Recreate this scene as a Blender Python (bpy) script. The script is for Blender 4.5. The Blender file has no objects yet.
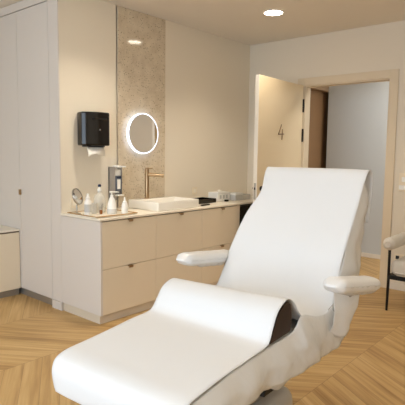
import bpy, bmesh, math, random
from mathutils import Vector, Matrix, noise
random.seed(7)
S = bpy.context.scene
COL = S.collection
R = math.radians

# ------------------------------------------------------------------ materials
def lin(h):
    h = h.lstrip('#'); o = []
    for i in (0, 2, 4):
        c = int(h[i:i+2], 16) / 255
        o.append(c / 12.92 if c <= .04045 else ((c + .055) / 1.055) ** 2.4)
    return (*o, 1)

def mat(name, col, rough=.5, metal=0, spec=.5, bump=0, bscale=200, var=0, vscale=3, emit=None, estr=0, trans=0, coat=0, sss=0):
    m = bpy.data.materials.new(name); m.use_nodes = True
    nt = m.node_tree; b = nt.nodes['Principled BSDF']
    c = lin(col)
    b.inputs['Base Color'].default_value = c
    b.inputs['Roughness'].default_value = rough
    b.inputs['Metallic'].default_value = metal
    b.inputs['Specular IOR Level'].default_value = spec
    b.inputs['Coat Weight'].default_value = coat
    b.inputs['Transmission Weight'].default_value = trans
    if emit:
        b.inputs['Emission Color'].default_value = lin(emit); b.inputs['Emission Strength'].default_value = estr
    tc = nt.nodes.new('ShaderNodeTexCoord')
    if var:
        n = nt.nodes.new('ShaderNodeTexNoise'); n.inputs['Scale'].default_value = vscale; n.inputs['Detail'].default_value = 4
        nt.links.new(tc.outputs['Object'], n.inputs['Vector'])
        mx = nt.nodes.new('ShaderNodeMix'); mx.data_type = 'RGBA'
        mx.inputs[6].default_value = tuple(x * (1 - var) for x in c[:3]) + (1,)
        mx.inputs[7].default_value = tuple(min(1, x * (1 + var)) for x in c[:3]) + (1,)
        nt.links.new(n.outputs['Fac'], mx.inputs[0]); nt.links.new(mx.outputs[2], b.inputs['Base Color'])
    if bump:
        n = nt.nodes.new('ShaderNodeTexNoise'); n.inputs['Scale'].default_value = bscale; n.inputs['Detail'].default_value = 3
        nt.links.new(tc.outputs['Object'], n.inputs['Vector'])
        bp = nt.nodes.new('ShaderNodeBump'); bp.inputs['Strength'].default_value = bump; bp.inputs['Distance'].default_value = .01
        nt.links.new(n.outputs['Fac'], bp.inputs['Height']); nt.links.new(bp.outputs['Normal'], b.inputs['Normal'])
    return m

class G:
    """tiny node-graph helper"""
    def __init__(s, nt): s.nt = nt
    def n(s, t, **k):
        x = s.nt.nodes.new(t)
        for a, v in k.items(): setattr(x, a, v)
        return x
    def l(s, a, b): s.nt.links.new(a, b)
    def m(s, op, a, b=None, c=None):
        x = s.nt.nodes.new('ShaderNodeMath'); x.operation = op
        for i, v in enumerate((a, b, c)):
            if v is None: continue
            if isinstance(v, (int, float)): x.inputs[i].default_value = v
            else: s.l(v, x.inputs[i])
        return x.outputs[0]

def floor_mat():
    m = bpy.data.materials.new('oak_chevron'); m.use_nodes = True
    nt = m.node_tree; g = G(nt); b = nt.nodes['Principled BSDF']
    geo = g.n('ShaderNodeNewGeometry'); sp = g.n('ShaderNodeSeparateXYZ'); g.l(geo.outputs['Position'], sp.inputs[0])
    x, y = sp.outputs[0], sp.outputs[1]
    BW, W, A = .80, .135, R(57)
    v = g.m('DIVIDE', g.m('SUBTRACT', y, .05), BW)
    k = g.m('FLOOR', v); fy = g.m('SUBTRACT', v, k)
    odd = g.m('ABSOLUTE', g.m('FLOORED_MODULO', k, 2.0))
    tri = g.m('ADD', g.m('MULTIPLY', odd, g.m('SUBTRACT', 1.0, fy)), g.m('MULTIPLY', g.m('SUBTRACT', 1.0, odd), fy))
    c = g.m('SUBTRACT', x, g.m('MULTIPLY', tri, BW / math.tan(A)))
    cw = g.m('DIVIDE', c, W); idx = g.m('FLOOR', cw); fr = g.m('SUBTRACT', cw, idx)
    cv = g.n('ShaderNodeCombineXYZ'); g.l(idx, cv.inputs[0]); g.l(k, cv.inputs[1])
    wn = g.n('ShaderNodeTexWhiteNoise'); wn.noise_dimensions = '3D'; g.l(cv.outputs[0], wn.inputs['Vector'])
    # grain
    gv = g.n('ShaderNodeCombineXYZ')
    g.l(g.m('ADD', g.m('MULTIPLY', c, 26.0), g.m('MULTIPLY', wn.outputs['Value'], 90.0)), gv.inputs[0])
    g.l(g.m('MULTIPLY', y, 1.6), gv.inputs[1]); g.l(g.m('MULTIPLY', idx, 3.7), gv.inputs[2])
    n1 = g.n('ShaderNodeTexNoise'); n1.inputs['Scale'].default_value = 1.0; n1.inputs['Detail'].default_value = 6; n1.inputs['Distortion'].default_value = .6
    g.l(gv.outputs[0], n1.inputs['Vector'])
    gv2 = g.n('ShaderNodeCombineXYZ'); g.l(g.m('ADD', g.m('MULTIPLY', c, 7.0), g.m('MULTIPLY', wn.outputs['Value'], 50.0)), gv2.inputs[0])
    g.l(g.m('MULTIPLY', y, 1.2), gv2.inputs[1]); g.l(idx, gv2.inputs[2])
    n2 = g.n('ShaderNodeTexNoise'); n2.inputs['Scale'].default_value = 1.0; n2.inputs['Detail'].default_value = 2
    g.l(gv2.outputs[0], n2.inputs['Vector'])
    t = g.m('ADD', g.m('MULTIPLY', n1.outputs['Fac'], .62), g.m('ADD', g.m('MULTIPLY', n2.outputs['Fac'], .4), g.m('MULTIPLY', g.m('SUBTRACT', wn.outputs['Value'], .5), .13)))
    cr = g.n('ShaderNodeValToRGB'); g.l(t, cr.inputs[0])
    e = cr.color_ramp.elements
    e[0].position = .32; e[0].color = lin('#9a7747'); e[1].position = .72; e[1].color = lin('#d4b580')
    q = cr.color_ramp.elements.new(.50); q.color = lin('#be9a65')
    # joints
    d1 = g.m('MINIMUM', fr, g.m('SUBTRACT', 1.0, fr)); j1 = g.m('LESS_THAN', d1, .012)
    d2 = g.m('MINIMUM', fy, g.m('SUBTRACT', 1.0, fy)); j2 = g.m('LESS_THAN', d2, .0022)
    j = g.m('MAXIMUM', j1, j2)
    mx = g.n('ShaderNodeMix', data_type='RGBA'); g.l(g.m('MULTIPLY', j, .45), mx.inputs[0]); g.l(cr.outputs[0], mx.inputs[6]); mx.inputs[7].default_value = lin('#5c4022')
    g.l(mx.outputs[2], b.inputs['Base Color'])
    b.inputs['Roughness'].default_value = .42; b.inputs['Specular IOR Level'].default_value = .35
    bp = g.n('ShaderNodeBump'); bp.inputs['Strength'].default_value = .12; bp.inputs['Distance'].default_value = .004
    g.l(n1.outputs['Fac'], bp.inputs['Height']); g.l(bp.outputs['Normal'], b.inputs['Normal'])
    return m

def stone_mat():
    m = bpy.data.materials.new('speckled_stone'); m.use_nodes = True
    nt = m.node_tree; g = G(nt); b = nt.nodes['Principled BSDF']
    geo = g.n('ShaderNodeNewGeometry')
    n = g.n('ShaderNodeTexNoise'); n.inputs['Scale'].default_value = 9; n.inputs['Detail'].default_value = 6; g.l(geo.outputs['Position'], n.inputs['Vector'])
    cr = g.n('ShaderNodeValToRGB'); g.l(n.outputs['Fac'], cr.inputs[0])
    e = cr.color_ramp.elements; e[0].position = .3; e[0].color = lin('#cab99f'); e[1].position = .7; e[1].color = lin('#ddcfb7')
    cur = cr.outputs[0]
    for sc, th, colr in ((55, .16, '#5d4a36'), (80, .17, '#efe0c4'), (34, .10, '#6f5a45')):
        v = g.n('ShaderNodeTexVoronoi'); v.inputs['Scale'].default_value = sc; g.l(geo.outputs['Position'], v.inputs['Vector'])
        wn = g.n('ShaderNodeTexWhiteNoise'); g.l(v.outputs['Color'], wn.inputs['Vector'])
        f = g.m('MULTIPLY', g.m('LESS_THAN', v.outputs['Distance'], th * 1.6), g.m('LESS_THAN', wn.outputs['Value'], .45))
        mx = g.n('ShaderNodeMix', data_type='RGBA'); g.l(g.m('MULTIPLY', f, .6), mx.inputs[0]); g.l(cur, mx.inputs[6]); mx.inputs[7].default_value = lin(colr)
        cur = mx.outputs[2]
    g.l(cur, b.inputs['Base Color']); b.inputs['Roughness'].default_value = .07; b.inputs['Specular IOR Level'].default_value = .55
    return m

def glass_mat():
    m = bpy.data.materials.new('window_pane'); m.use_nodes = True
    nt = m.node_tree; nt.nodes.clear(); g = G(nt)
    o = g.n('ShaderNodeOutputMaterial'); t = g.n('ShaderNodeBsdfTransparent'); s = g.n('ShaderNodeBsdfGlossy'); s.inputs['Roughness'].default_value = .02
    mx = g.n('ShaderNodeMixShader'); mx.inputs[0].default_value = .06
    g.l(t.outputs[0], mx.inputs[1]); g.l(s.outputs[0], mx.inputs[2]); g.l(mx.outputs[0], o.inputs[0])
    return m

def film_mat(name, col, alpha, rough=.25):
    """thin translucent plastic film / paper"""
    m = bpy.data.materials.new(name); m.use_nodes = True
    nt = m.node_tree; g = G(nt); b = nt.nodes['Principled BSDF']; o = nt.nodes['Material Output']
    b.inputs['Base Color'].default_value = lin(col); b.inputs['Roughness'].default_value = rough
    tl = g.n('ShaderNodeBsdfTranslucent'); tl.inputs[0].default_value = lin(col)
    tp = g.n('ShaderNodeBsdfTransparent')
    m1 = g.n('ShaderNodeMixShader'); m1.inputs[0].default_value = .3; g.l(b.outputs[0], m1.inputs[1]); g.l(tl.outputs[0], m1.inputs[2])
    m2 = g.n('ShaderNodeMixShader'); m2.inputs[0].default_value = 1 - alpha; g.l(m1.outputs[0], m2.inputs[1]); g.l(tp.outputs[0], m2.inputs[2])
    g.l(m2.outputs[0], o.inputs[0])
    tc = g.n('ShaderNodeTexCoord'); n = g.n('ShaderNodeTexNoise'); n.inputs['Scale'].default_value = 14; n.inputs['Detail'].default_value = 3; n.inputs['Distortion'].default_value = 1.0
    g.l(tc.outputs['Object'], n.inputs['Vector'])
    bp = g.n('ShaderNodeBump'); bp.inputs['Strength'].default_value = .25; bp.inputs['Distance'].default_value = .02
    g.l(n.outputs['Fac'], bp.inputs['Height']); g.l(bp.outputs['Normal'], b.inputs['Normal'])
    return m

def shell(name, col, col2=None):
    return mat(name, col, rough=.85, spec=.2, bump=.06, bscale=260)

M = dict(
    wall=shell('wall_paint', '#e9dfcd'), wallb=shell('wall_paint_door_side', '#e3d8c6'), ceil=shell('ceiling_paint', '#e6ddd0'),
    floor=floor_mat(), stone=stone_mat(), glass=glass_mat(),
    cab=mat('greige_laminate', '#dcd4cc', rough=.55, spec=.35, bump=.03, bscale=300),  # cool daylight on the window-facing sides is put into this greyer colour
    drawer=mat('beige_laminate', '#eadcc4', rough=.5, spec=.35, bump=.03, bscale=300),
    top=mat('cream_worktop', '#f2e9d8', rough=.35, var=.03),
    gap=mat('shadow_gap', '#6b5844', rough=.8),
    plinth=mat('plinth_laminate', '#d9ccb8', rough=.6), steelplinth=mat('brushed_plinth', '#a8a29a', rough=.35, metal=.6),
    brass=mat('brushed_brass', '#b09674', rough=.32, metal=1, var=.05, vscale=30),
    ceramic=mat('white_ceramic', '#f6f1e6', rough=.12, coat=.4),
    black=mat('black_plastic', '#0e0a08', rough=.16), blackm=mat('matte_black', '#0d0c0c', rough=.5),
    blackmetal=mat('black_metal', '#15120f', rough=.4, metal=.4),
    white=mat('white_plastic', '#f4f2ec', rough=.35), paper=mat('paper_towel', '#f4efe4', rough=.9, bump=.2, bscale=80),
    trim=mat('door_trim_paint', '#dccbb0', rough=.5, spec=.4), leaf=mat('door_paint', '#ead7b4', rough=.4, spec=.45),
    leafedge=mat('door_edge_paint', '#f0e8da', rough=.4),
    hall=shell('hall_paint', '#c8cac9'), brown=mat('brown_corridor_paint', '#9c7a58', rough=.6, bump=.04), brown2=mat('corridor_soffit', '#a88d70', rough=.6, bump=.04),
    skirt=mat('skirting_paint', '#e6ddcf', rough=.5),
    steel=mat('satin_steel', '#b9b4ac', rough=.28, metal=1), greymetal=mat('painted_grey_metal', '#a9a39c', rough=.35, metal=.5),
    mirror=mat('mirror_glass', '#f2f2f2', rough=.01, metal=1),
    halo=mat('mirror_light_ring', '#ffffff', emit='#d0e0ff', estr=2.0),
    lamp=mat('downlight_diffuser', '#ffffff', emit='#fff0da', estr=14.0),
    cush=mat('white_covered_upholstery', '#e9e8e6', rough=.4, bump=.12, bscale=18),
    sheet=mat('white_couch_paper', '#e4e4e4', rough=.75, spec=.25, bump=.05, bscale=25),
    film=film_mat('clear_plastic_cover', '#f7f6f4', .93), bolster=mat('brown_vinyl', '#2a1c1a', rough=.5, bump=.05, bscale=120),
    base=mat('grey_lacquer', '#b3ada4', rough=.35, coat=.2), fabric=mat('light_grey_fabric', '#dcd7ce', rough=.9, bump=.35, bscale=350, var=.05, vscale=120),
    bottle=mat('white_bottle', '#f6f4ee', rough=.3), clearb=film_mat('clear_bottle', '#f2efe6', .72, .08),
    label=mat('grey_label', '#c8c8c4', rough=.6), navy=mat('dark_blue_gel', '#1d2740', rough=.2), slate=mat('slate_bottle', '#5f6672', rough=.25),
    amber=mat('amber_glass', '#8a4f17', rough=.12), tray=mat('tan_tray_rim', '#b08a58', rough=.4),
    darkglass=mat('smoked_glass', '#16110f', rough=.08),
    lettering=mat('bronze_numeral', '#6b4c28', rough=.6),
    acrylic=film_mat('frosted_acrylic', '#f5f3ee', .75, .15),
)

# ------------------------------------------------------------------ mesh helpers
def NB(): return bmesh.new()

def add_bm(dst, src):
    me = bpy.data.meshes.new('tmp'); src.to_mesh(me); src.free(); dst.from_mesh(me); bpy.data.meshes.remove(me)

def box(bm, a, b, bev=0, seg=2, mtx=None):
    t = bmesh.new(); bmesh.ops.create_cube(t, size=1)
    lo = Vector([min(p, q) for p, q in zip(a, b)]); hi = Vector([max(p, q) for p, q in zip(a, b)])
    for v in t.verts:
        v.co = Vector([lo[i] + (v.co[i] + .5) * (hi[i] - lo[i]) for i in range(3)])
    if bev:
        bev = min(bev, .49 * min(hi - lo))
        bmesh.ops.bevel(t, geom=t.edges[:], offset=bev, segments=seg, profile=.5, affect='EDGES')
    if mtx: bmesh.ops.transform(t, matrix=mtx, verts=t.verts)
    add_bm(bm, t); return bm

def lathe(bm, prof, seg=32, mtx=None):
    """prof: list of (r, z); spun about z"""
    t = bmesh.new(); rings = []
    for r, z in prof:
        if r < 1e-6: rings.append([t.verts.new((0, 0, z))])
        else: rings.append([t.verts.new((r * math.cos(2 * math.pi * i / seg), r * math.sin(2 * math.pi * i / seg), z)) for i in range(seg)])
    for A, B in zip(rings, rings[1:]):
        for i in range(seg):
            j = (i + 1) % seg
            if len(A) == 1 and len(B) == 1: continue
            if len(A) == 1: t.faces.new((A[0], B[j], B[i]))
            elif len(B) == 1: t.faces.new((A[i], A[j], B[0]))
            else: t.faces.new((A[i], A[j], B[j], B[i]))
    bmesh.ops.recalc_face_normals(t, faces=t.faces)
    if mtx: bmesh.ops.transform(t, matrix=mtx, verts=t.verts)
    add_bm(bm, t); return bm

def tube(bm, pts, r, seg=12, cap=True):
    t = bmesh.new(); pts = [Vector(p) for p in pts]; rings = []
    rs = r if isinstance(r, (list, tuple)) else [r] * len(pts)
    up = None
    for i, p in enumerate(pts):
        d = (pts[min(i + 1, len(pts) - 1)] - pts[max(i - 1, 0)]).normalized()
        if up is None:
            up = Vector((0, 0, 1)) if abs(d.z) < .9 else Vector((1, 0, 0))
        a = d.cross(up).normalized(); b2 = a.cross(d).normalized(); up = b2
        rings.append([t.verts.new(p + rs[i] * (a * math.cos(2 * math.pi * k / seg) + b2 * math.sin(2 * math.pi * k / seg))) for k in range(seg)])
    for A, B in zip(rings, rings[1:]):
        for k in range(seg):
            j = (k + 1) % seg; t.faces.new((A[k], A[j], B[j], B[k]))
    if cap:
        t.faces.new(rings[0]); t.faces.new(rings[-1])
    bmesh.ops.recalc_face_normals(t, faces=t.faces)
    add_bm(bm, t); return bm

def prism(bm, poly, z0, z1, bev=0, mtx=None):
    """poly in xy, extruded z0..z1"""
    t = bmesh.new()
    lo = [t.verts.new((x, y, z0)) for x, y in poly]; hi = [t.verts.new((x, y, z1)) for x, y in poly]
    t.faces.new(lo); t.faces.new(hi); n = len(poly)
    for i in range(n): t.faces.new((lo[i], lo[(i + 1) % n], hi[(i + 1) % n], hi[i]))
    bmesh.ops.recalc_face_normals(t, faces=t.faces)
    if bev: bmesh.ops.bevel(t, geom=t.edges[:], offset=bev, segments=2, profile=.5, affect='EDGES')
    if mtx: bmesh.ops.transform(t, matrix=mtx, verts=t.verts)
    add_bm(bm, t); return bm

def catmull(P, n):
    P = [Vector(p) for p in P]; out = []
    for i in range(len(P) - 1):
        p0, p1, p2, p3 = P[max(i - 1, 0)], P[i], P[i + 1], P[min(i + 2, len(P) - 1)]
        for k in range(n):
            t = k / n
            out.append(.5 * ((2 * p1) + (p2 - p0) * t + (2 * p0 - 5 * p1 + 4 * p2 - p3) * t * t + (3 * p1 - p0 - 3 * p2 + p3) * t ** 3))
    out.append(P[-1]); return out

def loft(bm, rings, closed=True, cap=True):
    t = bmesh.new(); V = [[t.verts.new(p) for p in r] for r in rings]; n = len(V[0])
    for A, B in zip(V, V[1:]):
        for k in range(n if closed else n - 1):
            j = (k + 1) % n; t.faces.new((A[k], A[j], B[j], B[k]))
    if cap and closed: t.faces.new(V[0]); t.faces.new(V[-1])
    bmesh.ops.recalc_face_normals(t, faces=t.faces)
    add_bm(bm, t); return bm

def link(name, bm, m, parent=None, smooth=False, loc=None, solid=0, sub=0):
    me = bpy.data.meshes.new(name)
    bmesh.ops.remove_doubles(bm, verts=bm.verts, dist=1e-6)
    bm.to_mesh(me); bm.free()
    if smooth:
        for p in me.polygons: p.use_smooth = True
        try: me.set_sharp_from_angle(angle=R(40 if smooth is True else smooth))
        except Exception: pass
    ms = m if isinstance(m, (list, tuple)) else [m]
    for q in ms: me.materials.append(q)
    o = bpy.data.objects.new(name, me); COL.objects.link(o)
    if parent: o.parent = parent
    if loc: o.location = loc
    if solid:
        s = o.modifiers.new('thickness', 'SOLIDIFY'); s.thickness = solid; s.offset = 0
    if sub:
        s = o.modifiers.new('smooth', 'SUBSURF'); s.levels = sub; s.render_levels = sub
    return o

def tag(o, label, cat, group=None):
    o['label'] = label; o['category'] = cat
    if group: o['group'] = group
    return o

def thing(name, label, cat, loc=(0, 0, 0), rz=0, group=None):
    o = bpy.data.objects.new(name, None); COL.objects.link(o); o.empty_display_size = .1
    o.location = loc; o.rotation_euler = (0, 0, rz)
    return tag(o, label, cat, group)

def struct(name, bm, m, parent=None):
    o = link(name, bm, m, parent)
    if not parent: o['kind'] = 'structure'
    return o

def copy_tree(o, parent=None):
    c = o.copy(); COL.objects.link(c)
    if parent: c.parent = parent
    for ch in list(o.children): copy_tree(ch, c)
    return c

# ------------------------------------------------------------------ room shell
HC = 2.747
XL, YF = -7.0, -5.6            # far ends of the room behind the camera
VX, VY, VZ = -2.752, -.553, .867
bm = NB(); box(bm, (XL - .2, YF - .2, -.1), (3.2, 1.6, 0)); struct('floor', bm, M['floor'])
bm = NB(); box(bm, (XL - .2, YF - .2, HC), (.12, 1.6, HC + .1)); struct('ceiling', bm, M['ceil'])
bm = NB(); box(bm, (VX + .62, 0, 0), (.12, .12, HC)); box(bm, (VX + .011, 0, 0), (VX + .63, .12, HC)); struct('wall_back', bm, M['wall'])
D0, D1, DH = -.787, -1.775, 2.19   # doorway
bm = NB()
box(bm, (0, 0, 0), (.12, D0, HC)); box(bm, (0, D1, 0), (.12, YF, HC)); box(bm, (0, D0, DH), (.12, D1, HC))
struct('wall_right', bm, M['wallb'])
bm = NB(); box(bm, (XL, YF - .12, 0), (.12, YF, HC)); struct('wall_front', bm, M['wall'])
bm = NB(); box(bm, (XL, 1.36, 0), (-2.1, 1.48, HC)); struct('wall_alcove', bm, M['wall'])
# wall_left with window
W0, W1, WZ0, WZ1 = -4.6, -.15, .35, 2.5
bm = NB(); box(bm, (XL - .15, YF - .12, 0), (XL, W0, HC)); box(bm, (XL - .15, W1, 0), (XL, 1.48, HC))
box(bm, (XL - .15, W0, 0), (XL, W1, WZ0)); box(bm, (XL - .15, W0, WZ1), (XL, W1, HC)); struct('wall_left', bm, M['wall'])
bm = NB()
for k in range(4):
    yy = W0 + (W1 - W0) * k / 3; box(bm, (XL - .1, yy - .03, WZ0), (XL - .04, yy + .03, WZ1))
box(bm, (XL - .1, W0, WZ0), (XL - .04, W1, WZ0 + .05)); box(bm, (XL - .1, W0, WZ1 - .05), (XL - .04, W1, WZ1))
win = struct('window_1', bm, M['white'])
bm = NB(); box(bm, (XL - .075, W0 + .03, WZ0 + .05), (XL - .069, W1 - .03, WZ1 - .05)); link('pane', bm, M['glass'], win)
bm = NB(); box(bm, (XL, W0 - .05, WZ0 - .03), (XL + .12, W1 + .05, WZ0), .004); link('window_sill', bm, M['white'], win)

# door casing
bm = NB()
for xx, s in ((0, -1), (.12, 1)):
    x0, x1 = (xx - .016, xx) if s < 0 else (xx, xx + .016)
    box(bm, (x0, D0, 0), (x1, D0 + .085, DH + .085), .003); box(bm, (x0, D1 - .085, 0), (x1, D1, DH + .085), .003)
    box(bm, (x0, D1, DH), (x1, D0, DH + .085), .003)
box(bm, (0, D0 - .012, 0), (.12, D0, DH)); box(bm, (0, D1, 0), (.12, D1 + .012, DH)); box(bm, (0, D1 + .012, DH - .012), (.12, D0 - .012, DH))
box(bm, (.05, D1 + .012, 0), (.12, D1 + .03, DH - .012))
tr = struct('trim_1', bm, M['trim'])
bm = NB(); box(bm, (.008, D1 + .0115, .94), (.035, D1 + .0155, 1.13), .001); link('strike_plate', bm, M['blackmetal'], tr)

# open door leaf, perpendicular to the wall
bm = NB(); box(bm, (-.985, D0 + .004, .008), (-.022, D0 + .046, DH), .003)
d1 = struct('door_1', bm, M['leaf'])
bm = NB(); box(bm, (-.9875, D0 + .003, .008), (-.984, D0 + .047, DH), .001); link('edge_strip', bm, M['leafedge'], d1)
for z in (1.96, 1.62, .35):
    bm = NB(); tube(bm, [(-.022, D0 - .006, z - .075), (-.022, D0 - .006, z + .075)], .0075); box(bm, (-.030, D0 + .001, z - .075), (-.022, D0 + .006, z + .075)); link('hinge', bm, M['blackmetal'], d1)
bm = NB(); box(bm, (-.9895, D0 + .013, .93), (-.987, D0 + .037, 1.10), .001); lp = link('lock_plate', bm, M['steel'], d1)
bm = NB(); box(bm, (-.993, D0 + .018, 1.03), (-.9892, D0 + .032, 1.055), .001); link('latch', bm, M['blackm'], lp)
for side, yy in ((-1, D0 + .004), (1, D0 + .046)):
    bm = NB(); mt = Matrix.Translation((-.905, yy + side * .005, 1.04)) @ Matrix.Rotation(R(90), 4, 'X')
    lathe(bm, [(0, -.005), (.026, -.005), (.026, .005), (0, .005)], 24, mt)
    mt2 = Matrix.Translation((-.905, yy + side * .028, 1.04)) @ Matrix.Rotation(R(90), 4, 'X')
    lathe(bm, [(0, -.025), (.010, -.025), (.010, .025), (0, .025)], 16, mt2)
    tube(bm, [(-.905, yy + side * .048, 1.04), (-.87, yy + side * .050, 1.04), (-.785, yy + side * .050, 1.04)], [.010, .010, .009])
    link('handle', bm, M['blackm'], d1, True)
    bm = NB(); mt = Matrix.Translation((-.905, yy + side * .004, .965)) @ Matrix.Rotation(R(90), 4, 'X')
    lathe(bm, [(0, -.004), (.026, -.004), (.026, .004), (.008, .004), (.008, .002), (0, .002)], 24, mt); link('keyhole_plate', bm, M['blackm'], d1, True)
# numeral 4 as slim strokes
bm = NB()
def stroke(p, q, w=.0085):
    p, q = Vector(p), Vector(q); d = (q - p).normalized() * w / 2; nn = Vector((-d.y, d.x)); p -= d; q += d
    prism(bm, [tuple(p - nn), tuple(q - nn), tuple(q + nn), tuple(p + nn)], 0, .005, 0, Matrix.Translation((0, D0 + .0035, 0)) @ Matrix.Rotation(R(90), 4, 'X'))
stroke((-.515, 1.715), (-.575, 1.612)); stroke((-.575, 1.612), (-.462, 1.618)); stroke((-.490, 1.665), (-.497, 1.560))
link('numeral', bm, M['lettering'], d1)
hp = Matrix.Translation((-.022, D0 + .004, 0)); d1.matrix_world = hp @ Matrix.Rotation(R(2.5), 4, 'Z') @ hp.inverted()
# skirting on the door wall
bm = NB(); box(bm, (-.014, D1 - .085, 0), (0, YF, .075), .004); box(bm, (-.014, D0 + .085, 0), (0, -.0, .075), .004); struct('baseboard_right', bm, M['skirt'])

# hall beyond the door
bm = NB(); box(bm, (1.37, -3.3, 0), (1.49, -.405, HC)); struct('wall_hall', bm, M['hall'])
bm = NB(); box(bm, (1.358, -3.3, 0), (1.37, -.405, .06), .003); struct('baseboard_hall', bm, M['skirt'])
bm = NB(); box(bm, (.12, -.3, 0), (3.2, -.18, HC)); struct('wall_corridor', bm, M['brown'])
bm = NB(); box(bm, (.12, -.405, 2.29), (3.2, -.30, HC)); struct('trim_2', bm, M['brown2'])
bm = NB(); box(bm, (3.1, -3.3, 0), (3.2, -.3, HC)); struct('wall_corridor_end', bm, M['brown'])
bm = NB(); box(bm, (.12, -3.42, 0), (3.2, -3.3, HC)); struct('wall_hall_end', bm, M['hall'])
bm = NB(); box(bm, (.12, -3.42, HC), (3.2, -.18, HC + .1)); struct('ceiling_hall', bm, M['ceil'])

# ------------------------------------------------------------------ stone panel, joint at 2.03 m
st = thing('stone_panel', 'tall glossy speckled beige stone panel on the wall behind the washbasin', 'wall panel', (-1.805, 0, .867))
for z0, z1 in ((.868, 2.026), (2.028, HC - .001)):
    bm = NB(); box(bm, (-2.116, -.004, z0), (-1.494, -.0005, z1), .001)
    for v in bm.verts: v.co -= Vector((-1.805, 0, .867))
    link('slab', bm, M['stone'], st)

# ------------------------------------------------------------------ joinery
# tall cupboard facing -x
tcx = VX
t = thing('tall_cupboard', 'full-height pale greige cupboard at the left with plain doors', 'cupboard', (tcx, .68, 0))
def lk(name, bm, m, parent, org, **k):
    for v in bm.verts: v.co -= Vector(org)
    return link(name, bm, m, parent, **k)
o_ = (tcx, .68, 0)
bm = NB(); box(bm, (tcx + .022, .155, .06), (tcx + .55, 1.355, HC - .002)); lk('carcass', bm, M['cab'], t, o_)
bm = NB(); box(bm, (tcx, .0005, .075), (tcx + .0105, .146, HC - .002), .001); box(bm, (tcx - .008, .0005, .0), (tcx + .0105, .146, .073), .001); lk('filler_panel', bm, M['cab'], t, o_)
bm = NB(); box(bm, (tcx, .15, 2.672), (tcx + .02, 1.355, HC - .002), .001); lk('top_filler', bm, M['cab'], t, o_)
for y0, y1, hx in ((.15, .672, .655), (.676, 1.2, .693)):
    bm = NB(); box(bm, (tcx, y0, .075), (tcx + .02, y1, 2.664), .0015); d = lk('door', bm, M['cab'], t, o_)
    if y0 < .5:
        bm = NB(); box(bm, (tcx - .02, .652, .985), (tcx + .001, .672, 1.035), .002); lk('handle', bm, M['brass'], d, o_)
bm = NB(); box(bm, (tcx + .022, .15, 0), (tcx + .035, 1.3, .062)); lk('plinth', bm, M['steelplinth'], t, o_)
bm = NB(); box(bm, (tcx + .0195, .15, .07), (tcx + .0215, 1.2, 2.67)); lk('shadow_gap', bm, M['gap'], t, o_)

# low cabinet
t = thing('low_cabinet', 'low beige cabinet with thin top at the far left against the tall cupboard', 'cabinet', (-3.3, .70, 0)); o_ = (-3.3, .70, 0)
bm = NB(); box(bm, (-4.6, .722, .07), (tcx - .004, 1.355, .612)); lk('carcass', bm, M['drawer'], t, o_)
for x0, x1 in ((-4.6, -3.682), (-3.678, tcx - .006)):
    bm = NB(); box(bm, (x0, .70, .07), (x1, .72, .618), .0015); lk('door', bm, M['drawer'], t, o_)
bm = NB(); box(bm, (-4.6, .698, .632), (tcx - .003, 1.355, .650), .002); lk('cabinet_top', bm, M['top'], t, o_)
bm = NB(); box(bm, (-4.6, .712, .612), (tcx - .004, 1.35, .632)); lk('shadow_gap', bm, M['gap'], t, o_)
bm = NB(); box(bm, (-4.6, .735, 0), (tcx - .004, 1.3, .07)); lk('plinth', bm, M['steelplinth'], t, o_)

# vanity: three drawer units under one worktop
xs = [VX, -2.142, -1.512, -.898]
lab = ['left drawer unit of the beige vanity, with a grey end panel facing the cupboard',
       'middle drawer unit of the beige vanity, directly below the washbasin',
       'right drawer unit of the beige vanity, next to the black under-counter box']
for i in range(3):
    x0, x1 = xs[i], xs[i + 1]; o_ = ((x0 + x1) / 2, VY, 0)
    t = thing('drawer_unit', lab[i], 'drawer unit', o_, 0, 'drawer units of the vanity')
    c0 = x0 + (.02 if i == 0 else .001); c1 = x1 - (.02 if i == 2 else .001)
    bm = NB(); box(bm, (c0, VY + .021, .078), (c1, -.002, VZ - .024)); lk('carcass', bm, M['gap'], t, o_)
    if i == 0:
        bm = NB(); box(bm, (x0, VY, .076), (x0 + .0195, -.002, VZ - .021), .001); lk('end_panel', bm, M['cab'], t, o_)
    if i == 2:
        bm = NB(); box(bm, (x1 - .0195, VY, .076), (x1, -.002, VZ - .021), .001); lk('end_panel', bm, M['drawer'], t, o_)
    f0 = x0 + (.0205 if i == 0 else .0015); f1 = x1 - (.0205 if i == 2 else .0015)
    for z0, z1 in ((.078, .4505), (.4545, VZ - .026)):
        bm = NB(); box(bm, (f0, VY, z0), (f1, VY + .0195, z1), .0012); d = lk('drawer', bm, M['drawer'], t, o_)
        cxh = (x0 + x1) / 2
        bm = NB(); box(bm, (cxh - .022, VY - .018, z1 - .006), (cxh + .022, VY + .006, z1 + .001), .0015); box(bm, (cxh - .022, VY - .019, z1 - .019), (cxh + .022, VY - .0155, z1 + .001), .001); lk('handle', bm, M['brass'], d, o_)
    bm = NB(); box(bm, (x0 + (.012 if i == 0 else 0), VY + .03, 0), (x1, -.01, .074)); lk('plinth', bm, M['plinth'] if i else M['plinth'], t, o_)

bm = NB(); box(bm, (VX - .004, VY - .004, VZ - .018), (-.005, -.001, VZ), .003)
tag(link('worktop', bm, M['top']), 'long thin cream worktop on the vanity drawers along the back wall', 'worktop')

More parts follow.
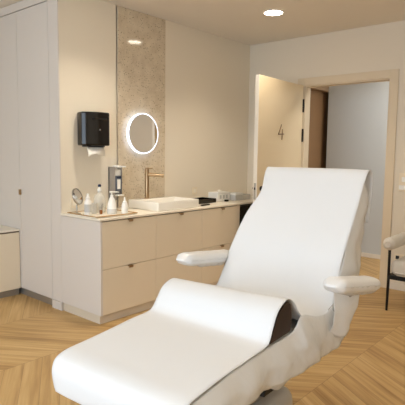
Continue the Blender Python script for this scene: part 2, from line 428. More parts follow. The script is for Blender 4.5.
t = thing('mini_fridge', 'black box-shaped appliance standing under the right end of the cream worktop', 'appliance', (-.6, -.3, 0)); o_ = (-.6, -.3, 0)  # plain black box filling the opening under the worktop
bm = NB(); box(bm, (-.885, -.50, .015), (-.36, -.02, .835), .006); lk('body', bm, M['blackm'], t, o_)
bm = NB(); box(bm, (-.885, -.545, .03), (-.36, -.503, .832), .008); d = lk('door', bm, M['darkglass'], t, o_)
bm = NB(); box(bm, (-.40, -.565, .45), (-.385, -.54, .75), .003); lk('handle', bm, M['blackmetal'], d, o_)
for fx, fy in ((-.86, -.48), (-.42, -.48), (-.86, -.1), (-.42, -.1)):
    bm = NB(); box(bm, (fx, fy, 0), (fx + .03, fy + .03, .02)); lk('foot', bm, M['blackm'], t, o_)

# ------------------------------------------------------------------ washbasin and tap
bx0, bx1, by0, by1, bz0, bz1 = -2.07, -1.515, -.505, -.09, VZ + .0005, VZ + .082
t = thing('washbasin', 'white rectangular ceramic washbasin standing on the worktop below the round mirror', 'washbasin', (-1.78, -.3, VZ)); o_ = (-1.78, -.3, VZ)
b2 = bmesh.new(); bmesh.ops.create_cube(b2, size=1)
for v in b2.verts: v.co = Vector((bx0 + (v.co.x + .5) * (bx1 - bx0), by0 + (v.co.y + .5) * (by1 - by0), bz0 + (v.co.z + .5) * (bz1 - bz0)))
b2.faces.ensure_lookup_table(); top = max(b2.faces, key=lambda f: f.calc_center_median().z)
bmesh.ops.inset_region(b2, faces=[top], thickness=.014)
for v in top.verts:
    if v.co.y > -.2: v.co.y = -.185
r = bmesh.ops.extrude_discrete_faces(b2, faces=[top]); f = r['faces'][0]
cc = f.calc_center_median()
for v in f.verts: v.co = cc + (v.co - cc) * .86; v.co.z -= .062
bmesh.ops.bevel(b2, geom=b2.edges[:], offset=.006, segments=3, profile=.5, affect='EDGES')
lk('bowl', b2, M['ceramic'], t, o_, smooth=True)
bm = NB(); lathe(bm, [(0, .0), (.022, .0), (.024, .003), (.012, .005), (0, .005)], 24, Matrix.Translation((-1.78, -.33, VZ + .0205))); lk('drain', bm, M['brass'], t, o_, smooth=True)

tx, ty = -1.868, -.135
t = thing('tap', 'tall brushed brass basin tap with a long straight spout', 'tap', (tx, ty, bz1)); o_ = (tx, ty, bz1)
bm = NB(); lathe(bm, [(0, 0), (.028, 0), (.028, .006), (.021, .010), (.021, .285), (.019, .290), (0, .290)], 28, Matrix.Translation((tx, ty, bz1))); lk('stem', bm, M['brass'], t, o_, smooth=True)
bm = NB(); a = Vector((tx, ty, bz1 + .235)); e = a + Vector((.105, -.13, -.006)); tube(bm, [a, a + (e - a) * .5, e], [.018, .0165, .014], 16); tube(bm, [e + Vector((-.008, .012, 0)), e + Vector((-.008, .012, -.022))], .009, 12); lk('spout', bm, M['brass'], t, o_, smooth=True)
bm = NB(); box(bm, (-.016, -.018, 0), (.055, .018, .012), .003, mtx=Matrix.Translation((tx, ty, bz1 + .291)) @ Matrix.Rotation(R(-40), 4, 'Z')); lk('lever', bm, M['brass'], t, o_)

# ------------------------------------------------------------------ round back-lit mirror
mc = Vector((-1.833, -.045, 1.583)); t = thing('mirror', 'round wall mirror with a glowing white rim on the stone panel', 'mirror', mc)
rot = Matrix.Rotation(R(90), 4, 'X')   # local z -> -y
bm = NB(); lathe(bm, [(0, 0), (.190, 0), (.190, .004), (0, .004)], 96, rot); link('glass', bm, M['mirror'], t, True)
bm = NB(); lathe(bm, [(.1905, -.022), (.197, -.022), (.197, .0035), (.1905, .0035), (.1905, -.022)], 96, rot); link('light_ring', bm, M['halo'], t, True)
bm = NB(); lathe(bm, [(0, -.034), (.165, -.034), (.165, -.001), (0, -.001)], 64, rot); link('back_box', bm, M['white'], t, True)

# ------------------------------------------------------------------ paper towel dispenser
t = thing('paper_towel_dispenser', 'black glossy paper towel dispenser on the wall left of the stone panel', 'dispenser', (-2.49, 0, 1.45)); o_ = (-2.49, 0, 1.45)
poly = [(-2.575, -.002), (-2.602, -.100), (-2.582, -.127), (-2.520, -.168), (-2.49, -.191), (-2.375, -.195), (-2.360, -.182), (-2.353, -.16), (-2.350, -.002)]
bm = NB(); prism(bm, poly, 1.452, 1.742, .012); body = lk('body', bm, M['black'], t, o_, smooth=12)
bm = NB(); box(bm, (-2.545, -.196, 1.675), (-2.395, -.186, 1.690), .002); lk('top_ledge', bm, M['blackm'], body, o_)
bm = NB(); box(bm, (-2.478, -.196, 1.583), (-2.466, -.188, 1.595), .002); lk('emblem', bm, M['steel'], body, o_)
bm = NB(); box(bm, (-2.56, -.14, 1.442), (-2.38, -.05, 1.453), .003); lk('outlet_slot', bm, M['blackm'], t, o_)
tw = NB(); rings = []
for i in range(9):
    u = i / 8; z = 1.4415 - .085 * u
    ring = []
    for j in range(13):
        w = j / 12; x = -2.56 + .18 * w; y = -.12 - .035 * math.sin(u * 1.7) + .012 * math.sin(w * 6 + u * 2) ; zz = z + .028 * u * math.sin(w * 3.1) * (1 if w < .5 else .5)
        ring.append((x, y, zz))
    rings.append(ring)
loft(tw, rings, closed=False); tag(link('paper_towel', tw, M['paper'], smooth=True, solid=.003), 'crumpled white paper towel hanging out of the black dispenser', 'paper towel')

# ------------------------------------------------------------------ wall soap dispenser
t = thing('soap_dispenser', 'wall-mounted steel soap dispenser with white pump lever left of the tap', 'dispenser', (-2.19, 0, .96)); o_ = (-2.19, 0, .96)
bm = NB(); box(bm, (-2.235, -.095, .945), (-2.227, -.0006, 1.262), .002); box(bm, (-2.235, -.018, .945), (-2.145, -.0005, 1.262), .002); box(bm, (-2.150, -.095, .99), (-2.145, -.0006, 1.262), .002); lk('bracket', bm, M['greymetal'], t, o_)
bm = NB(); box(bm, (-2.225, -.098, 1.035), (-2.152, -.022, 1.175), .008); bt = lk('bottle', bm, M['slate'], t, o_, smooth=True)
bm = NB(); box(bm, (-2.208, -.0995, 1.055), (-2.170, -.0975, 1.145), .0005); lk('label', bm, M['white'], bt, o_)
bm = NB(); box(bm, (-2.215, -.0995, 1.158), (-2.162, -.0978, 1.170), .0005); lk('gel_band', bm, M['navy'], bt, o_)
bm = NB(); box(bm, (-2.225, -.085, 1.178), (-2.152, -.022, 1.235), .006); tube(bm, [(-2.19, -.06, 1.235), (-2.19, -.06, 1.262)], .012); lk('pump', bm, M['white'], t, o_, smooth=True)
bm = NB(); box(bm, (-2.212, -.115, 1.255), (-2.166, -.03, 1.274), .006); tube(bm, [(-2.19, -.10, 1.265), (-2.15, -.155, 1.263)], .006); lk('lever', bm, M['white'], t, o_, smooth=True)
bm = NB(); box(bm, (-2.226, -.13, .992), (-2.152, -.0012, 1.004), .003); lk('drip_tray', bm, M['white'], t, o_)

# ------------------------------------------------------------------ tray with bottles
TZ = VZ + .001
t = thing('tray', 'shallow cream tray with tan rim holding the bottles on the worktop', 'tray', (-2.5, -.3, VZ)); o_ = (-2.5, -.3, VZ)
b2 = bmesh.new(); bmesh.ops.create_cube(b2, size=1)
for v in b2.verts: v.co = Vector((-2.748 + (v.co.x + .5) * .43, -.50 + (v.co.y + .5) * .40, TZ + (v.co.z + .5) * .012))
b2.faces.ensure_lookup_table(); top = max(b2.faces, key=lambda f: f.calc_center_median().z)
bmesh.ops.inset_region(b2, faces=[top], thickness=.008)
for v in top.verts: v.co.z -= .007
lk('tray_base', b2, M['top'], t, o_)
bm = NB(); a0, a1, c0, c1 = -2.748, -2.318, -.502, -.098
for p, q in (((a0, c0), (a1, c0)), ((a1, c0), (a1, c1)), ((a1, c1), (a0, c1)), ((a0, c1), (a0, c0))):
    tube(bm, [(p[0], p[1], TZ + .011), (q[0], q[1], TZ + .011)], .0045, 8)
lk('rim', bm, M['tray'], t, o_, smooth=True)
BZ = TZ + .0055
def bottle(name, label, cat, x, y, prof, m, extra=(), group=None):
    t = thing(name, label, cat, (x, y, BZ), 0, group)
    bm = NB(); lathe(bm, prof, 28); link('body', bm, m, t, True)
    for nm, pr, mm in extra:
        bm = NB()
        if callable(pr): pr(bm)
        else: lathe(bm, pr, 24)
        link(nm, bm, mm, t, True)
    return t
bottle('foam_bottle', 'slim white cylindrical bottle at the left edge of the tray, before the small round mirror', 'bottle', -2.712, -.337,
       [(0, 0), (.026, 0), (.029, .004), (.029, .118), (.024, .126), (0, .128)], M['bottle'],
       [('label', [(.0293, .03), (.0296, .03), (.0296, .095), (.0293, .095)], M['label']),
        ('cap', [(0, .126), (.019, .126), (.019, .15), (.012, .158), (.010, .182), (0, .184)], M['white'])], 'bottles on the tray')
bottle('spray_bottle', 'tallest clear bottle on the tray with a dark blue tip', 'bottle', -2.50, -.215,
       [(0, 0), (.046, 0), (.050, .006), (.050, .125), (.040, .15), (.016, .168), (.014, .185), (0, .185)], M['clearb'],
       [('collar', [(0, .185), (.018, .185), (.018, .205), (.008, .207), (.008, .225), (0, .225)], M['white']),
        ('tip', [(0, .223), (.013, .223), (.015, .232), (.010, .245), (0, .246)], M['navy'])], 'bottles on the tray')
def pump_head(bm):
    tube(bm, [(0, 0, .158), (0, 0, .182)], .006); box(bm, (-.02, -.011, .180), (.02, .011, .194), .004)
    tube(bm, [(.01, -.004, .186), (.045, -.03, .186), (.052, -.034, .180)], .005, 10)
bottle('pump_bottle', 'white tapering pump bottle at the middle of the tray in front of the soap dispenser', 'bottle', -2.492, -.372,
       [(0, 0), (.036, 0), (.040, .005), (.040, .045), (.034, .09), (.022, .13), (.013, .145), (.013, .160), (0, .160)], M['bottle'],
       [('pump', pump_head, M['white']), ('clear_base', [(.0405, .004), (.041, .01), (.041, .04), (.0405, .044)], M['acrylic'])], 'bottles on the tray')
bottle('dropper_bottle', 'small white bottle with pointed nozzle at the right end of the tray, nearest the washbasin', 'bottle', -2.398, -.43,
       [(0, 0), (.025, 0), (.028, .004), (.028, .07), (.024, .08), (.024, .088), (0, .088)], M['bottle'],
       [('nozzle', [(0, .086), (.020, .086), (.019, .102), (.010, .108), (.005, .142), (0, .143)], M['white'])], 'bottles on the tray')
t = thing('glass_cup', 'small clear cup between the slim white bottle and the tall clear bottle', 'cup', (-2.605, -.26, BZ))
bm = NB(); lathe(bm, [(0, 0), (.030, 0), (.034, .09), (.032, .09), (.028, .006), (0, .006)], 24); link('cup', bm, M['acrylic'], t, True)
t = thing('amber_vial', 'tiny amber glass vial with chrome top next to the tall clear bottle', 'vial', (-2.575, -.33, BZ))
bm = NB(); lathe(bm, [(0, 0), (.012, 0), (.013, .003), (.013, .03), (.008, .038), (0, .038)], 20); link('vial', bm, M['amber'], t, True)
bm = NB(); lathe(bm, [(0, .037), (.012, .037), (.012, .066), (0, .067)], 20); tube(bm, [(0, 0, .06), (.018, .0, .085)], .005, 8); link('cap', bm, M['steel'], t, True)

# round cosmetic mirror standing behind the bottles
t = thing('cosmetic_mirror', 'small round tilted make-up mirror on a stand at the left end of the worktop', 'mirror', (-2.70, -.165, BZ))
bm = NB(); lathe(bm, [(0, 0), (.034, 0), (.034, .005), (.010, .010), (.006, .015), (.006, .075), (0, .075)], 28); link('stand', bm, M['steel'], t, True)
mt = Matrix.Translation((0, -.01, .147)) @ Matrix.Rotation(R(25), 4, 'Z') @ Matrix.Rotation(R(72), 4, 'X')
bm = NB(); lathe(bm, [(.064, -.006), (.072, -.006), (.073, 0), (.072, .006), (.064, .006)], 40, mt); lathe(bm, [(0, -.007), (.066, -.006), (.066, .0), (0, .0)], 40, mt); link('rim', bm, M['steel'], t, True)
bm = NB(); lathe(bm, [(0, .001), (.064, .001), (.064, .004), (0, .004)], 40, mt); link('glass', bm, M['mirror'], t, True)

# things at the right end of the worktop
def box_thing(name, label, cat, a, b, m, bev=.004):
    bm = NB(); box(bm, a, b, bev); return tag(link(name, bm, m), label, cat)
t = thing('black_tray', 'flat black tray on the worktop right behind the washbasin corner', 'tray', (-1.05, -.2, VZ)); o_ = (-1.05, -.2, VZ)
bm = NB(); box(bm, (-1.33, -.33, VZ + .0005), (-1.03, -.13, VZ + .012), .004); lk('tray_base', bm, M['darkglass'], t, o_)
bm = NB()
for a, b in (((-1.33, -.33), (-1.03, -.322)), ((-1.33, -.138), (-1.03, -.13)), ((-1.33, -.33), (-1.322, -.13)), ((-1.038, -.33), (-1.03, -.13))): box(bm, (*a, VZ + .010), (*b, VZ + .045), .002)
lk('rim', bm, M['black'], t, o_)
bm = NB(); prism(bm, [(-.075, -.012), (-.03, -.02), (.075, -.012), (.08, .010), (.0, .018), (-.07, .012)], 0, .014, .003, Matrix.Translation((-1.36, -.455, VZ + .0005)) @ Matrix.Rotation(R(8), 4, 'Z'))
tag(link('glasses_case', bm, M['black']), 'slim black case lying on the worktop in front of the black tray', 'case')
t = thing('tissue_box', 'white box of tissues on the worktop against the back wall, right of the black tray', 'box', (-.85, -.22, VZ)); o_ = (-.85, -.22, VZ)
bm = NB(); box(bm, (-.965, -.30, VZ + .0005), (-.745, -.16, VZ + .10), .006); lk('carton', bm, M['white'], t, o_)
for k, xx in enumerate((-.93, -.875, -.82)):
    bm = NB(); box(bm, (xx, -.3012, VZ + .03), (xx + .028, -.2995, VZ + .07), .0005); lk('print', bm, M['label'], t, o_)
bm = NB(); tube(bm, [(-.885, -.23, VZ + .099), (-.85, -.22, VZ + .108), (-.81, -.235, VZ + .102)], [.01, .018, .006], 10); lk('tissue', bm, M['paper'], t, o_, smooth=True)
box_thing('jar', 'tiny black jar standing in front of the white tissue box', 'jar', (-.885, -.36, VZ + .0005), (-.845, -.325, VZ + .022), M['black'], .004)
t = thing('acrylic_box', 'low frosted clear box with white contents at the far right of the worktop', 'box', (-.58, -.28, VZ)); o_ = (-.58, -.28, VZ)
bm = NB(); box(bm, (-.72, -.36, VZ + .0005), (-.44, -.19, VZ + .006))
for a, b in (((-.72, -.36), (-.44, -.354)), ((-.72, -.196), (-.44, -.19)), ((-.72, -.36), (-.714, -.19)), ((-.446, -.36), (-.44, -.19))): box(bm, (*a, VZ + .006), (*b, VZ + .06), .001)
lk('container', bm, M['acrylic'], t, o_)
bm = NB(); box(bm, (-.70, -.345, VZ + .007), (-.55, -.205, VZ + .082), .008); lk('wipes', bm, M['white'], t, o_)

# sockets and switches
def socket(name, label, cat, loc, rz, w=.08, h=.08, holes=()):
    t = thing(name, label, cat, loc, rz)   # local: plate in xz plane facing -y
    bm = NB(); box(bm, (-w / 2, -.010, -h / 2), (w / 2, -.0005, h / 2), .003); link('plate', bm, M['wp'], t)
    for nm, a, b, m in holes:
        bm = NB(); box(bm, (a[0], -.0135, a[1]), (b[0], -.0095, b[1]), .002); link(nm, bm, m, t)
    return t
M['wp'] = mat('cream_switch_plastic', '#eddfc6', rough=.4)
socket('wall_socket', 'cream wall socket behind the slim white bottle at the left end of the worktop', 'socket', (-2.615, 0, .945), 0, .085, .085, [('outlet', (-.02, -.02), (.02, .02), M['top'])])
socket('wall_socket', 'cream wall socket above the black tray right of the stone panel', 'socket', (-1.02, 0, .975), 0, .08, .08, [('outlet', (-.02, -.02), (.02, .02), M['top'])])
t = thing('light_switch', 'cream stacked double light switch on the wall right of the doorway', 'switch', (0, -1.96, 1.12), R(-90))
bm = NB(); box(bm, (-.045, -.010, -.085), (.055, -.0005, .105), .003); link('plate', bm, M['wp'], t)
bm = NB(); box(bm, (-.015, -.016, .012), (.05, -.0095, .062), .003); link('rocker', bm, M['white'], t)
bm = NB(); box(bm, (-.04, -.018, -.068), (.05, -.0095, -.022), .003); rk = link('rocker', bm, M['white'], t)
socket('wall_socket', 'low cream double socket with dark holes behind the black-legged armchair', 'socket', (0, -1.985, .345), R(-90), .15, .075, [('outlet', (-.06, -.018), (-.024, .018), M['blackm']), ('outlet', (.024, -.018), (.06, .018), M['blackm'])])

# ------------------------------------------------------------------ downlights
LX = [(-1.036, -1.005), (-2.5, -.72), (-3.9, -.75), (-1.0, -2.9), (-2.45, -2.9), (-3.9, -2.9), (-5.6, -1.05), (-5.6, -2.9), (-2.45, -4.6), (-5.0, -4.6)]
names_ = ['recessed round ceiling light shining above the open door', 'recessed round ceiling light above the tray of bottles', 'recessed round ceiling light near the low cabinet',
          'recessed round ceiling light above the armchair', 'recessed round ceiling light above the treatment chair back', 'recessed round ceiling light above the treatment chair foot',
          'recessed round ceiling light nearest the window, alcove side', 'recessed round ceiling light nearest the window, middle', 'recessed round ceiling light near the front wall, door side', 'recessed round ceiling light near the front wall, window side']
src = None
for i, (x, y) in enumerate(LX):
    if src is None:
        src = thing('ceiling_light', names_[i], 'ceiling light', (x, y, HC), 0, 'recessed ceiling lights')
        bm = NB(); lathe(bm, [(.088, 0), (.104, 0), (.104, -.004), (.088, -.006), (.088, 0)], 40); link('ring', bm, M['white'], src, True)
        bm = NB(); lathe(bm, [(0, -.0035), (.0875, -.0035), (.0875, -.0005), (0, -.0005)], 40); link('diffuser', bm, M['lamp'], src, True)
        t = src
    else:
        t = copy_tree(src); t.location = (x, y, HC); t['label'] = names_[i]
    L = bpy.data.lights.new('downlight', 'SPOT'); L.energy = (50, 48, 16)[i] if i < 3 else (28 if i >= 8 else (10 if i < 6 else 5)); L.color = (1.0, .895, .745); L.spot_size = R(122); L.spot_blend = .8; L.shadow_soft_size = .07
    lo = bpy.data.objects.new('downlight_beam', L); COL.objects.link(lo); lo.location = (x, y, HC - .012)

# ------------------------------------------------------------------ treatment chair (local s along chair, t to the left, z up)
CO = Vector((-4.14, -2.413, 0)); CA = R(3.6)
chair = thing('treatment_chair', 'white reclined treatment chair under clear plastic covers, footrest towards the camera', 'treatment chair', CO, CA)
def slab(name, path, hw, th, m, parent, nub=.02, wr=.004, seed=0):
    """cushion lofted along path [(s,z)], half widths hw (number or list), thickness th below the path"""
    P = catmull([(p[0], 0, p[1]) for p in path], 6); n = len(P); rings = []
    for i, p in enumerate(P):
        d = (P[min(i + 1, n - 1)] - P[max(i - 1, 0)]).normalized(); nn = Vector((-d.z, 0, d.x))
        u = i / (n - 1); w = hw if not isinstance(hw, (list, tuple)) else hw[min(int(u * (len(hw) - 1)), len(hw) - 2)] * (1 - (u * (len(hw) - 1) - min(int(u * (len(hw) - 1)), len(hw) - 2))) + hw[min(int(u * (len(hw) - 1)), len(hw) - 2) + 1] * (u * (len(hw) - 1) - min(int(u * (len(hw) - 1)), len(hw) - 2))
        e = 1
        ring = []
        N = 40; r = min(.045, th / 2 - .002)
        # rounded rectangle
        for k in range(N):
            a = 2 * math.pi * k / N
            cx = (w - r) * (1 if math.cos(a) > 0 else -1); cz = (th / 2 - r) * (1 if math.sin(a) > 0 else -1)
            y = cx + r * math.cos(a); z = cz + r * math.sin(a)
            q = p - nn * (th / 2) + Vector((0, y, 0)) + nn * z
            q += nn * wr * noise.noise(Vector((q.x * 9 + seed, q.y * 9, q.z * 9))) + Vector((0, 1 if y > 0 else -1, 0)) * wr * noise.noise(Vector((q.x * 14 + seed, q.z * 14, 3)))
            ring.append(q)
        rings.append(ring)
    # rounded ends
    def endcap(R0, d):
        c = sum(R0, Vector()) / len(R0); out = []
        for k in range(1, 5):
            a = math.pi / 2 * k / 4.3
            out.append([c + (q - c) * (1 - (1 - math.cos(a)) * .35) + d * math.sin(a) * nub for q in R0])
        return out
    d0 = (P[0] - P[1]).normalized(); d1_ = (P[-1] - P[-2]).normalized()
    rings = endcap(rings[0], d0)[::-1] + rings + endcap(rings[-1], d1_)
    bm = NB(); loft(bm, rings); return link(name, bm, m, parent, True)

back_path = [(1.10, .672), (1.166, .772), (1.285, .948), (1.405, 1.102), (1.488, 1.222), (1.530, 1.298)]
slab('leg_rest', [(.055, .632), (.25, .655), (.45, .668), (.60, .668)], .284, .112, M['cush'], chair, .03, .004, 1)
slab('seat', [(.60, .672), (.80, .648), (.95, .640), (1.10, .640)], [.29, .312, .318, .31], .12, M['cush'], chair, .02, .005, 2)
slab('backrest', back_path, [.305, .29, .262, .268], .13, M['cush'], chair, .02, .004, 3)

# plastic skirts hanging from cushion sides
def skirt(name, top, bot, side, seed, amp=.018, n=60, rows=16, flare=.0):
    bm = NB(); rings = []
    T = catmull([(a, b, c) for a, b, c in top], 8); B = catmull([(a, b, c) for a, b, c in bot], 8); m_ = min(len(T), len(B))
    for i in range(m_):
        ring = []
        for j in range(rows + 1):
            u = j / rows; p = T[i].lerp(B[i], u)
            p = p + Vector((0, side * .014 * math.sin(u * math.pi), 0))
            p = p + Vector((0, side, 0)) * (amp * (.2 + u) * (noise.noise(Vector((p.x * 9 + seed, p.z * 8 + p.x * 3, seed))) + .45 * noise.noise(Vector((p.x * 24 + p.z * 15, p.z * 22, seed + 5)))) + flare * u)
            ring.append(p)
        rings.append(ring)
    loft(bm, rings, closed=False); return link(name, bm, M['film'], chair, True, solid=.0012)
skirt('plastic_cover', [(.03, -.302, .632), (.3, -.304, .664), (.52, -.307, .672), (.700, -.317, .682), (.765, -.326, .735), (.9, -.334, .698), (1.03, -.333, .690), (1.17, -.328, .75)],
      [(.05, -.325, .545), (.3, -.335, .53), (.52, -.345, .525), (.700, -.358, .52), (.765, -.362, .519), (.9, -.368, .518), (1.03, -.37, .522), (1.15, -.365, .56)], -1, 3.1)
skirt('plastic_cover', [(.03, .302, .632), (.3, .304, .660), (.55, .32, .675), (.8, .345, .655), (1.0, .352, .655), (1.17, .345, .70)],
      [(.05, .325, .555), (.3, .345, .56), (.55, .355, .555), (.8, .362, .53), (1.0, .37, .53), (1.15, .365, .56)], 1, 8.4)
skirt('plastic_cover', [(1.09, -.322, .70), (1.205, -.318, .87), (1.345, -.313, 1.06), (1.495, -.308, 1.265)],
      [(1.22, -.345, .60), (1.37, -.335, .74), (1.45, -.325, .90), (1.55, -.312, 1.12)], -1, 5.7, amp=.02)
skirt('plastic_cover', [(1.10, .315, .68), (1.22, .29, .86), (1.36, .262, 1.05), (1.50, .27, 1.25)],
      [(1.28, .32, .60), (1.42, .295, .74), (1.50, .265, .90), (1.58, .27, 1.12)], 1, 15.7, amp=.02)
# flap end of the cover under the leg rest
skirt('plastic_cover', [(.50, -.30, .55), (.62, -.31, .545), (.74, -.31, .54)], [(.56, -.27, .50), (.66, -.28, .44), (.76, -.29, .46)], -1, 9.2, amp=.006)

def arm(a, b, sgn, seed):
    """armrest pad from a (foot end) to b, wrapped in plastic"""
    a, b = Vector(a), Vector(b); P = [a.lerp(b, i / 16) for i in range(17)]
    d = (b - a).normalized(); lat = Vector((-d.y, d.x, 0)).normalized(); up = lat.cross(d) * -1
    if up.z < 0: up = -up
    rings = []
    for i, p in enumerate(P):
        u = i / 16; e = min(1, math.sqrt(max(0, 1 - (1 - min(u, 1 - u) / .13) ** 2)) if min(u, 1 - u) < .13 else 1); e = max(e, .12)
        ring = []
        for k in range(24):
            an = 2 * math.pi * k / 24; cx, cz = math.cos(an), math.sin(an)
            y = (abs(cx) ** .6) * math.copysign(1, cx) * .053 * (.45 + .55 * e); z = (abs(cz) ** .75) * math.copysign(1, cz) * (.036 if cz > 0 else .030) * e
            ring.append(p + lat * y + up * z + up * .002 * noise.noise(Vector((y * 30, u * 12, seed))))
        rings.append(ring)
    bm = NB(); loft(bm, rings)
    root = link('armrest', bm, M['cush'], chair, True)
    # wrapping film pulled round the underside of the pad
    rings = []
    for i in range(1, 32):
        u = .035 + .93 * i / 32; p = a + (b - a) * u; ring = []
        e = min(u, 1 - u); e = min(1, math.sqrt(max(0, 1 - (1 - e / .13) ** 2)) if e < .13 else 1)
        drop = .030 + .022 * min(1, u * 2.5) + .006 * noise.noise(Vector((u * 9, 2, seed)))
        for j in range(-8, 9):
            an = math.pi * (.5 + .5 * j / 8); cx = -math.cos(an); 
            y = cx * .0555 * (.45 + .55 * e) * (1 - .22 * math.sin(an) ** 2); z = .012 - drop * e * (1 - abs(cx) ** 3) - .0
            wob = .005 * noise.noise(Vector((u * 16, j * .4, seed)))
            ring.append(p + lat * (y + wob) + up * (z - .006))
        rings.append(ring)
    bm = NB(); loft(bm, rings, closed=False); link('plastic_wrap', bm, M['film'], root, True, solid=.001)
    # bracket carrying the pad
    m = a.lerp(b, .86 if sgn > 0 else .48); bm = NB()
    tube(bm, [m + Vector((0, 0, -.03)), m + Vector((.01, -sgn * .05, -.08)), Vector((m.x + .02, sgn * .27, .60)), Vector((m.x + .02, sgn * .20, .57))], .016, 12)
    link('bracket', bm, M['base'], root, True)
    return root
arm((.875, -.40, .850), (1.275, -.450, .786), -1, 1.0)
arm((.85, .405, .848), (1.29, .372, .806), 1, 4.0)
# film draped from the right armrest down to the seat
skirt('plastic_cover', [(.97, -.375, .815), (1.06, -.412, .80), (1.15, -.425, .785), (1.21, -.40, .78)], [(.98, -.365, .60), (1.05, -.392, .57), (1.11, -.392, .575), (1.16, -.365, .60)], -1, 12.5, amp=.016)

# pedestal
bm = NB(); box(bm, (.56, -.20, .012), (1.02, .20, .30), .07, 5); link('pedestal', bm, M['base'], chair, True)
bm = NB(); box(bm, (.42, -.30, 0), (1.22, .30, .05), .02, 3); link('floor_plate', bm, M['base'], chair, True)
bm = NB(); box(bm, (.66, -.13, .28), (.96, .13, .56), .02, 3); link('lift_column', bm, M['greymetal'], chair, True)
bm = NB(); box(bm, (.30, -.16, .49), (1.10, .16, .525), .01); link('seat_frame', bm, M['blackm'], chair)
bm = NB(); box(bm, (.63, -.235, .402), (.76, -.175, .432), .006); box(bm, (.66, -.19, .42), (.72, -.15, .52), .006); link('pedal_bracket', bm, M['blackm'], chair)

# knee bolster (half-round roll)
bp = [(.526, .684), (.556, .74), (.590, .785), (.630, .808), (.664, .814), (.686, .80), (.697, .77), (.700, .72), (.692, .686)]
SK = lambda tt: .015 * (tt + .3) / .3
DZ = lambda tt, z: -.024 * (tt + .3) / .6 * max(0, (z - .69) / .13)
bm = NB(); b2 = bmesh.new()
A = [b2.verts.new((s, -.312, z)) for s, z in bp]; B = [b2.verts.new((s + SK(.3), .300, z + DZ(.3, z))) for s, z in bp]
b2.faces.new(A); b2.faces.new(B); n_ = len(bp)
for i in range(n_): b2.faces.new((A[i], A[(i + 1) % n_], B[(i + 1) % n_], B[i]))
bmesh.ops.recalc_face_normals(b2, faces=b2.faces); add_bm(bm, b2)
tag(link('knee_bolster', bm, M['bolster'], None, 30), 'dark brown half-round knee bolster lying under the white paper on the chair', 'bolster')
kb = COL.objects['knee_bolster']; kb.location = CO; kb.rotation_euler = (0, 0, CA)

# paper sheet over the whole chair
sp = [(1.562, 1.035), (1.595, 1.15), (1.612, 1.25), (1.600, 1.305), (1.558, 1.323), (1.520, 1.306), (1.468, 1.240), (1.385, 1.122), (1.265, .969), (1.150, .795), (1.085, .695), (1.02, .658), (.93, .655),
      (.86, .672), (.79, .718), (.735, .770), (.704, .808), (.664, .826), (.626, .820), (.580, .794), (.549, .748), (.525, .700), (.495, .682), (.40, .676), (.25, .667), (.13, .656), (.055, .648), (.013, .630), (-.002, .590), (.004, .535), (.012, .505)]
P = catmull([(s, 0, z) for s, z in sp], 5); bm = NB(); rings = []
for i, p in enumerate(P):
    ring = []; d = (P[min(i + 1, len(P) - 1)] - P[max(i - 1, 0)]).normalized(); nn = Vector((-d.z, 0, d.x)) * -1
    hw = .318 if p.x > 1.0 else (.318 - .012 * (1.0 - p.x))
    wmul = 1.0
    ub = min(1, max(0, (p.z - .66) / .65)) if p.x > 1.0 else (0 if p.x < .8 else (p.x - .8) / .2 * 0)
    hl = hw - .034 * math.exp(-((p.z - 1.18) / .09) ** 2) * (1 if 1.0 < p.x < 1.53 else 0) + (.022 - .042 * ub if p.x > 1.0 else .022 * max(0, (p.x - .72) / .28))
    for j in range(37):
        v = -1 + 2 * j / 36; t_ = v * (hw if v < 0 else hl)
        q = p + Vector((0, t_, 0))
        amp = .0025 + .004 * abs(v) ** 3
        if .45 < p.x < .90: q.x += SK(t_) * min(1, (p.x - .45) / .1, (.90 - p.x) / .15); q.z += DZ(t_, p.z)
        q += nn * amp * noise.noise(Vector((p.x * 5, t_ * 6, p.z * 5)))
        if .68 < p.x < 1.2 and p.z < .84: q.z += (.012 * abs(v) ** 2 - .030 * abs(v) ** 8) * min(1, (p.x - .68) / .1)   # edges fold over the seat sides
        if v < 0 and .68 < p.x < 1.2 and p.z < .84: q.y *= 1 + .055 * min(1, (p.x - .68) / .12) * min(1, (1.2 - p.x) / .1)
        ring.append(q)
    rings.append(ring)
loft(bm, rings, closed=False)
ps = tag(link('paper_sheet', bm, M['sheet'], None, 80, solid=.0012), 'long white disposable paper sheet draped from backrest over bolster to footrest', 'paper sheet')
ps.location = CO; ps.rotation_euler = (0, 0, CA)

# ------------------------------------------------------------------ armchair at the right
ax, ay = -.745, -2.12
t = thing('armchair', 'light grey upholstered armchair with thin black metal frame at the right edge', 'armchair', (ax, ay - .3, 0)); o_ = (ax, ay - .3, 0)
for (x, y) in ((ax, ay), (ax, ay - .60), (ax + .58, ay), (ax + .58, ay - .60)):
    back = x > ax + .1
    bm = NB(); x1 = x + (.04 if back else 0)
    tube(bm, [(x1 - (.0 if back else .010), y, 0.0), (x, y, .30), (x - .005, y, .575)], [.011, .013, .012], 12); lk('leg', bm, M['blackmetal'], t, o_, smooth=True)
bm = NB()
box(bm, (ax - .012, ay - .60, .290), (ax + .012, ay, .328), .004); box(bm, (ax + .568, ay - .60, .290), (ax + .592, ay, .328), .004)
box(bm, (ax, ay - .012, .290), (ax + .58, ay + .012, .328), .004); box(bm, (ax, ay - .612, .290), (ax + .58, ay - .588, .328), .004); lk('seat_rail', bm, M['blackmetal'], t, o_)
bm = NB(); box(bm, (ax - .018, ay - .587, .3285), (ax + .56, ay - .013, .468), .05, 5); st_ = lk('seat', bm, M['fabric'], t, o_, smooth=True)
bm = NB(); tube(bm, [(ax - .012, ay - .06, .36), (ax - .018, ay - .3, .36), (ax - .012, ay - .54, .36)], .006, 8); lk('piping', bm, M['white'], st_, o_, smooth=True)
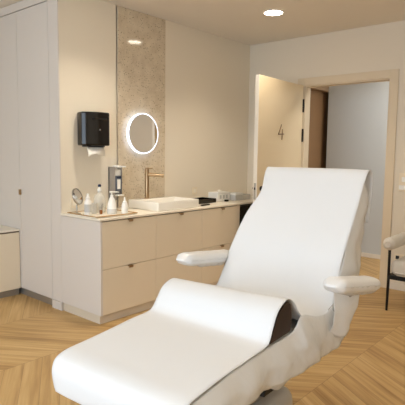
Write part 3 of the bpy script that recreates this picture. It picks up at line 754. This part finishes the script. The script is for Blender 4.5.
for y in (ay, ay - .60):
    bm = NB(); pts = [(ax - .062 + .0, y, .612)] + [(ax - .055 + .012 * k, y, .612) for k in range(1, 4)] + [(ax + .1, y, .612), (ax + .3, y, .614), (ax + .5, y, .618), (ax + .56, y, .618)]
    tube(bm, pts, [.028, .046, .054, .057, .058, .058, .058, .05], 24); lk('armrest', bm, M['fabric'], t, o_, smooth=True)
bm = NB(); box(bm, (-.05, -.27, 0), (.05, .27, .34), .04, 4, Matrix.Translation((ax + .60, ay - .30, .47)) @ Matrix.Rotation(R(8), 4, 'Y')); lk('backrest', bm, M['fabric'], t, o_, smooth=True)

# ------------------------------------------------------------------ daylight and added hall fill
w = bpy.data.worlds.new('sky'); S.world = w; w.use_nodes = True
bg = w.node_tree.nodes['Background']; bg.inputs[0].default_value = (.73, .86, 1.0, 1); bg.inputs[1].default_value = 3.8
L = bpy.data.lights.new('window_daylight', 'AREA'); L.shape = 'RECTANGLE'; L.size = W1 - W0 - .1; L.size_y = WZ1 - WZ0 - .1; L.energy = 1
lo = bpy.data.objects.new('window_daylight', L); COL.objects.link(lo); lo.location = (XL - .16, (W0 + W1) / 2, (WZ0 + WZ1) / 2); lo.rotation_euler = (0, R(-90), 0)
L.size, L.size_y = L.size_y, L.size
L.cycles.is_portal = True
L = bpy.data.lights.new('hall_daylight', 'AREA'); L.shape = 'RECTANGLE'; L.size = .5; L.size_y = 1.2; L.energy = 19; L.color = (1.0, .99, .96)  # area lamp added under the hall ceiling to brighten it, no fixture
lo = bpy.data.objects.new('hall_daylight', L); COL.objects.link(lo); lo.location = (.7, -2.3, HC - .02)

# ------------------------------------------------------------------ camera
f, pitch, roll, yaw = 485.8653, -.1015, .0129, .7115
cam = bpy.data.cameras.new('camera'); cam.sensor_width = 36; cam.sensor_fit = 'HORIZONTAL'; cam.lens = f / 405 * 36; cam.clip_start = .05
co = bpy.data.objects.new('camera', cam); COL.objects.link(co); S.camera = co
F = Vector((math.cos(yaw) * math.cos(pitch), math.sin(yaw) * math.cos(pitch), math.sin(pitch)))
Rr = Vector((math.sin(yaw), -math.cos(yaw), 0)); U = Rr.cross(F)
R2 = Rr * math.cos(roll) + U * math.sin(roll); U2 = -Rr * math.sin(roll) + U * math.cos(roll)
mw = Matrix((( R2.x, U2.x, -F.x, -5.1097), (R2.y, U2.y, -F.y, -3.6506), (R2.z, U2.z, -F.z, 1.4), (0, 0, 0, 1)))
co.matrix_world = mw

S.view_settings.view_transform = 'Standard'; S.view_settings.look = 'None'; S.view_settings.gamma = 1; S.view_settings.use_curve_mapping = False
S.view_settings.exposure = 0.60
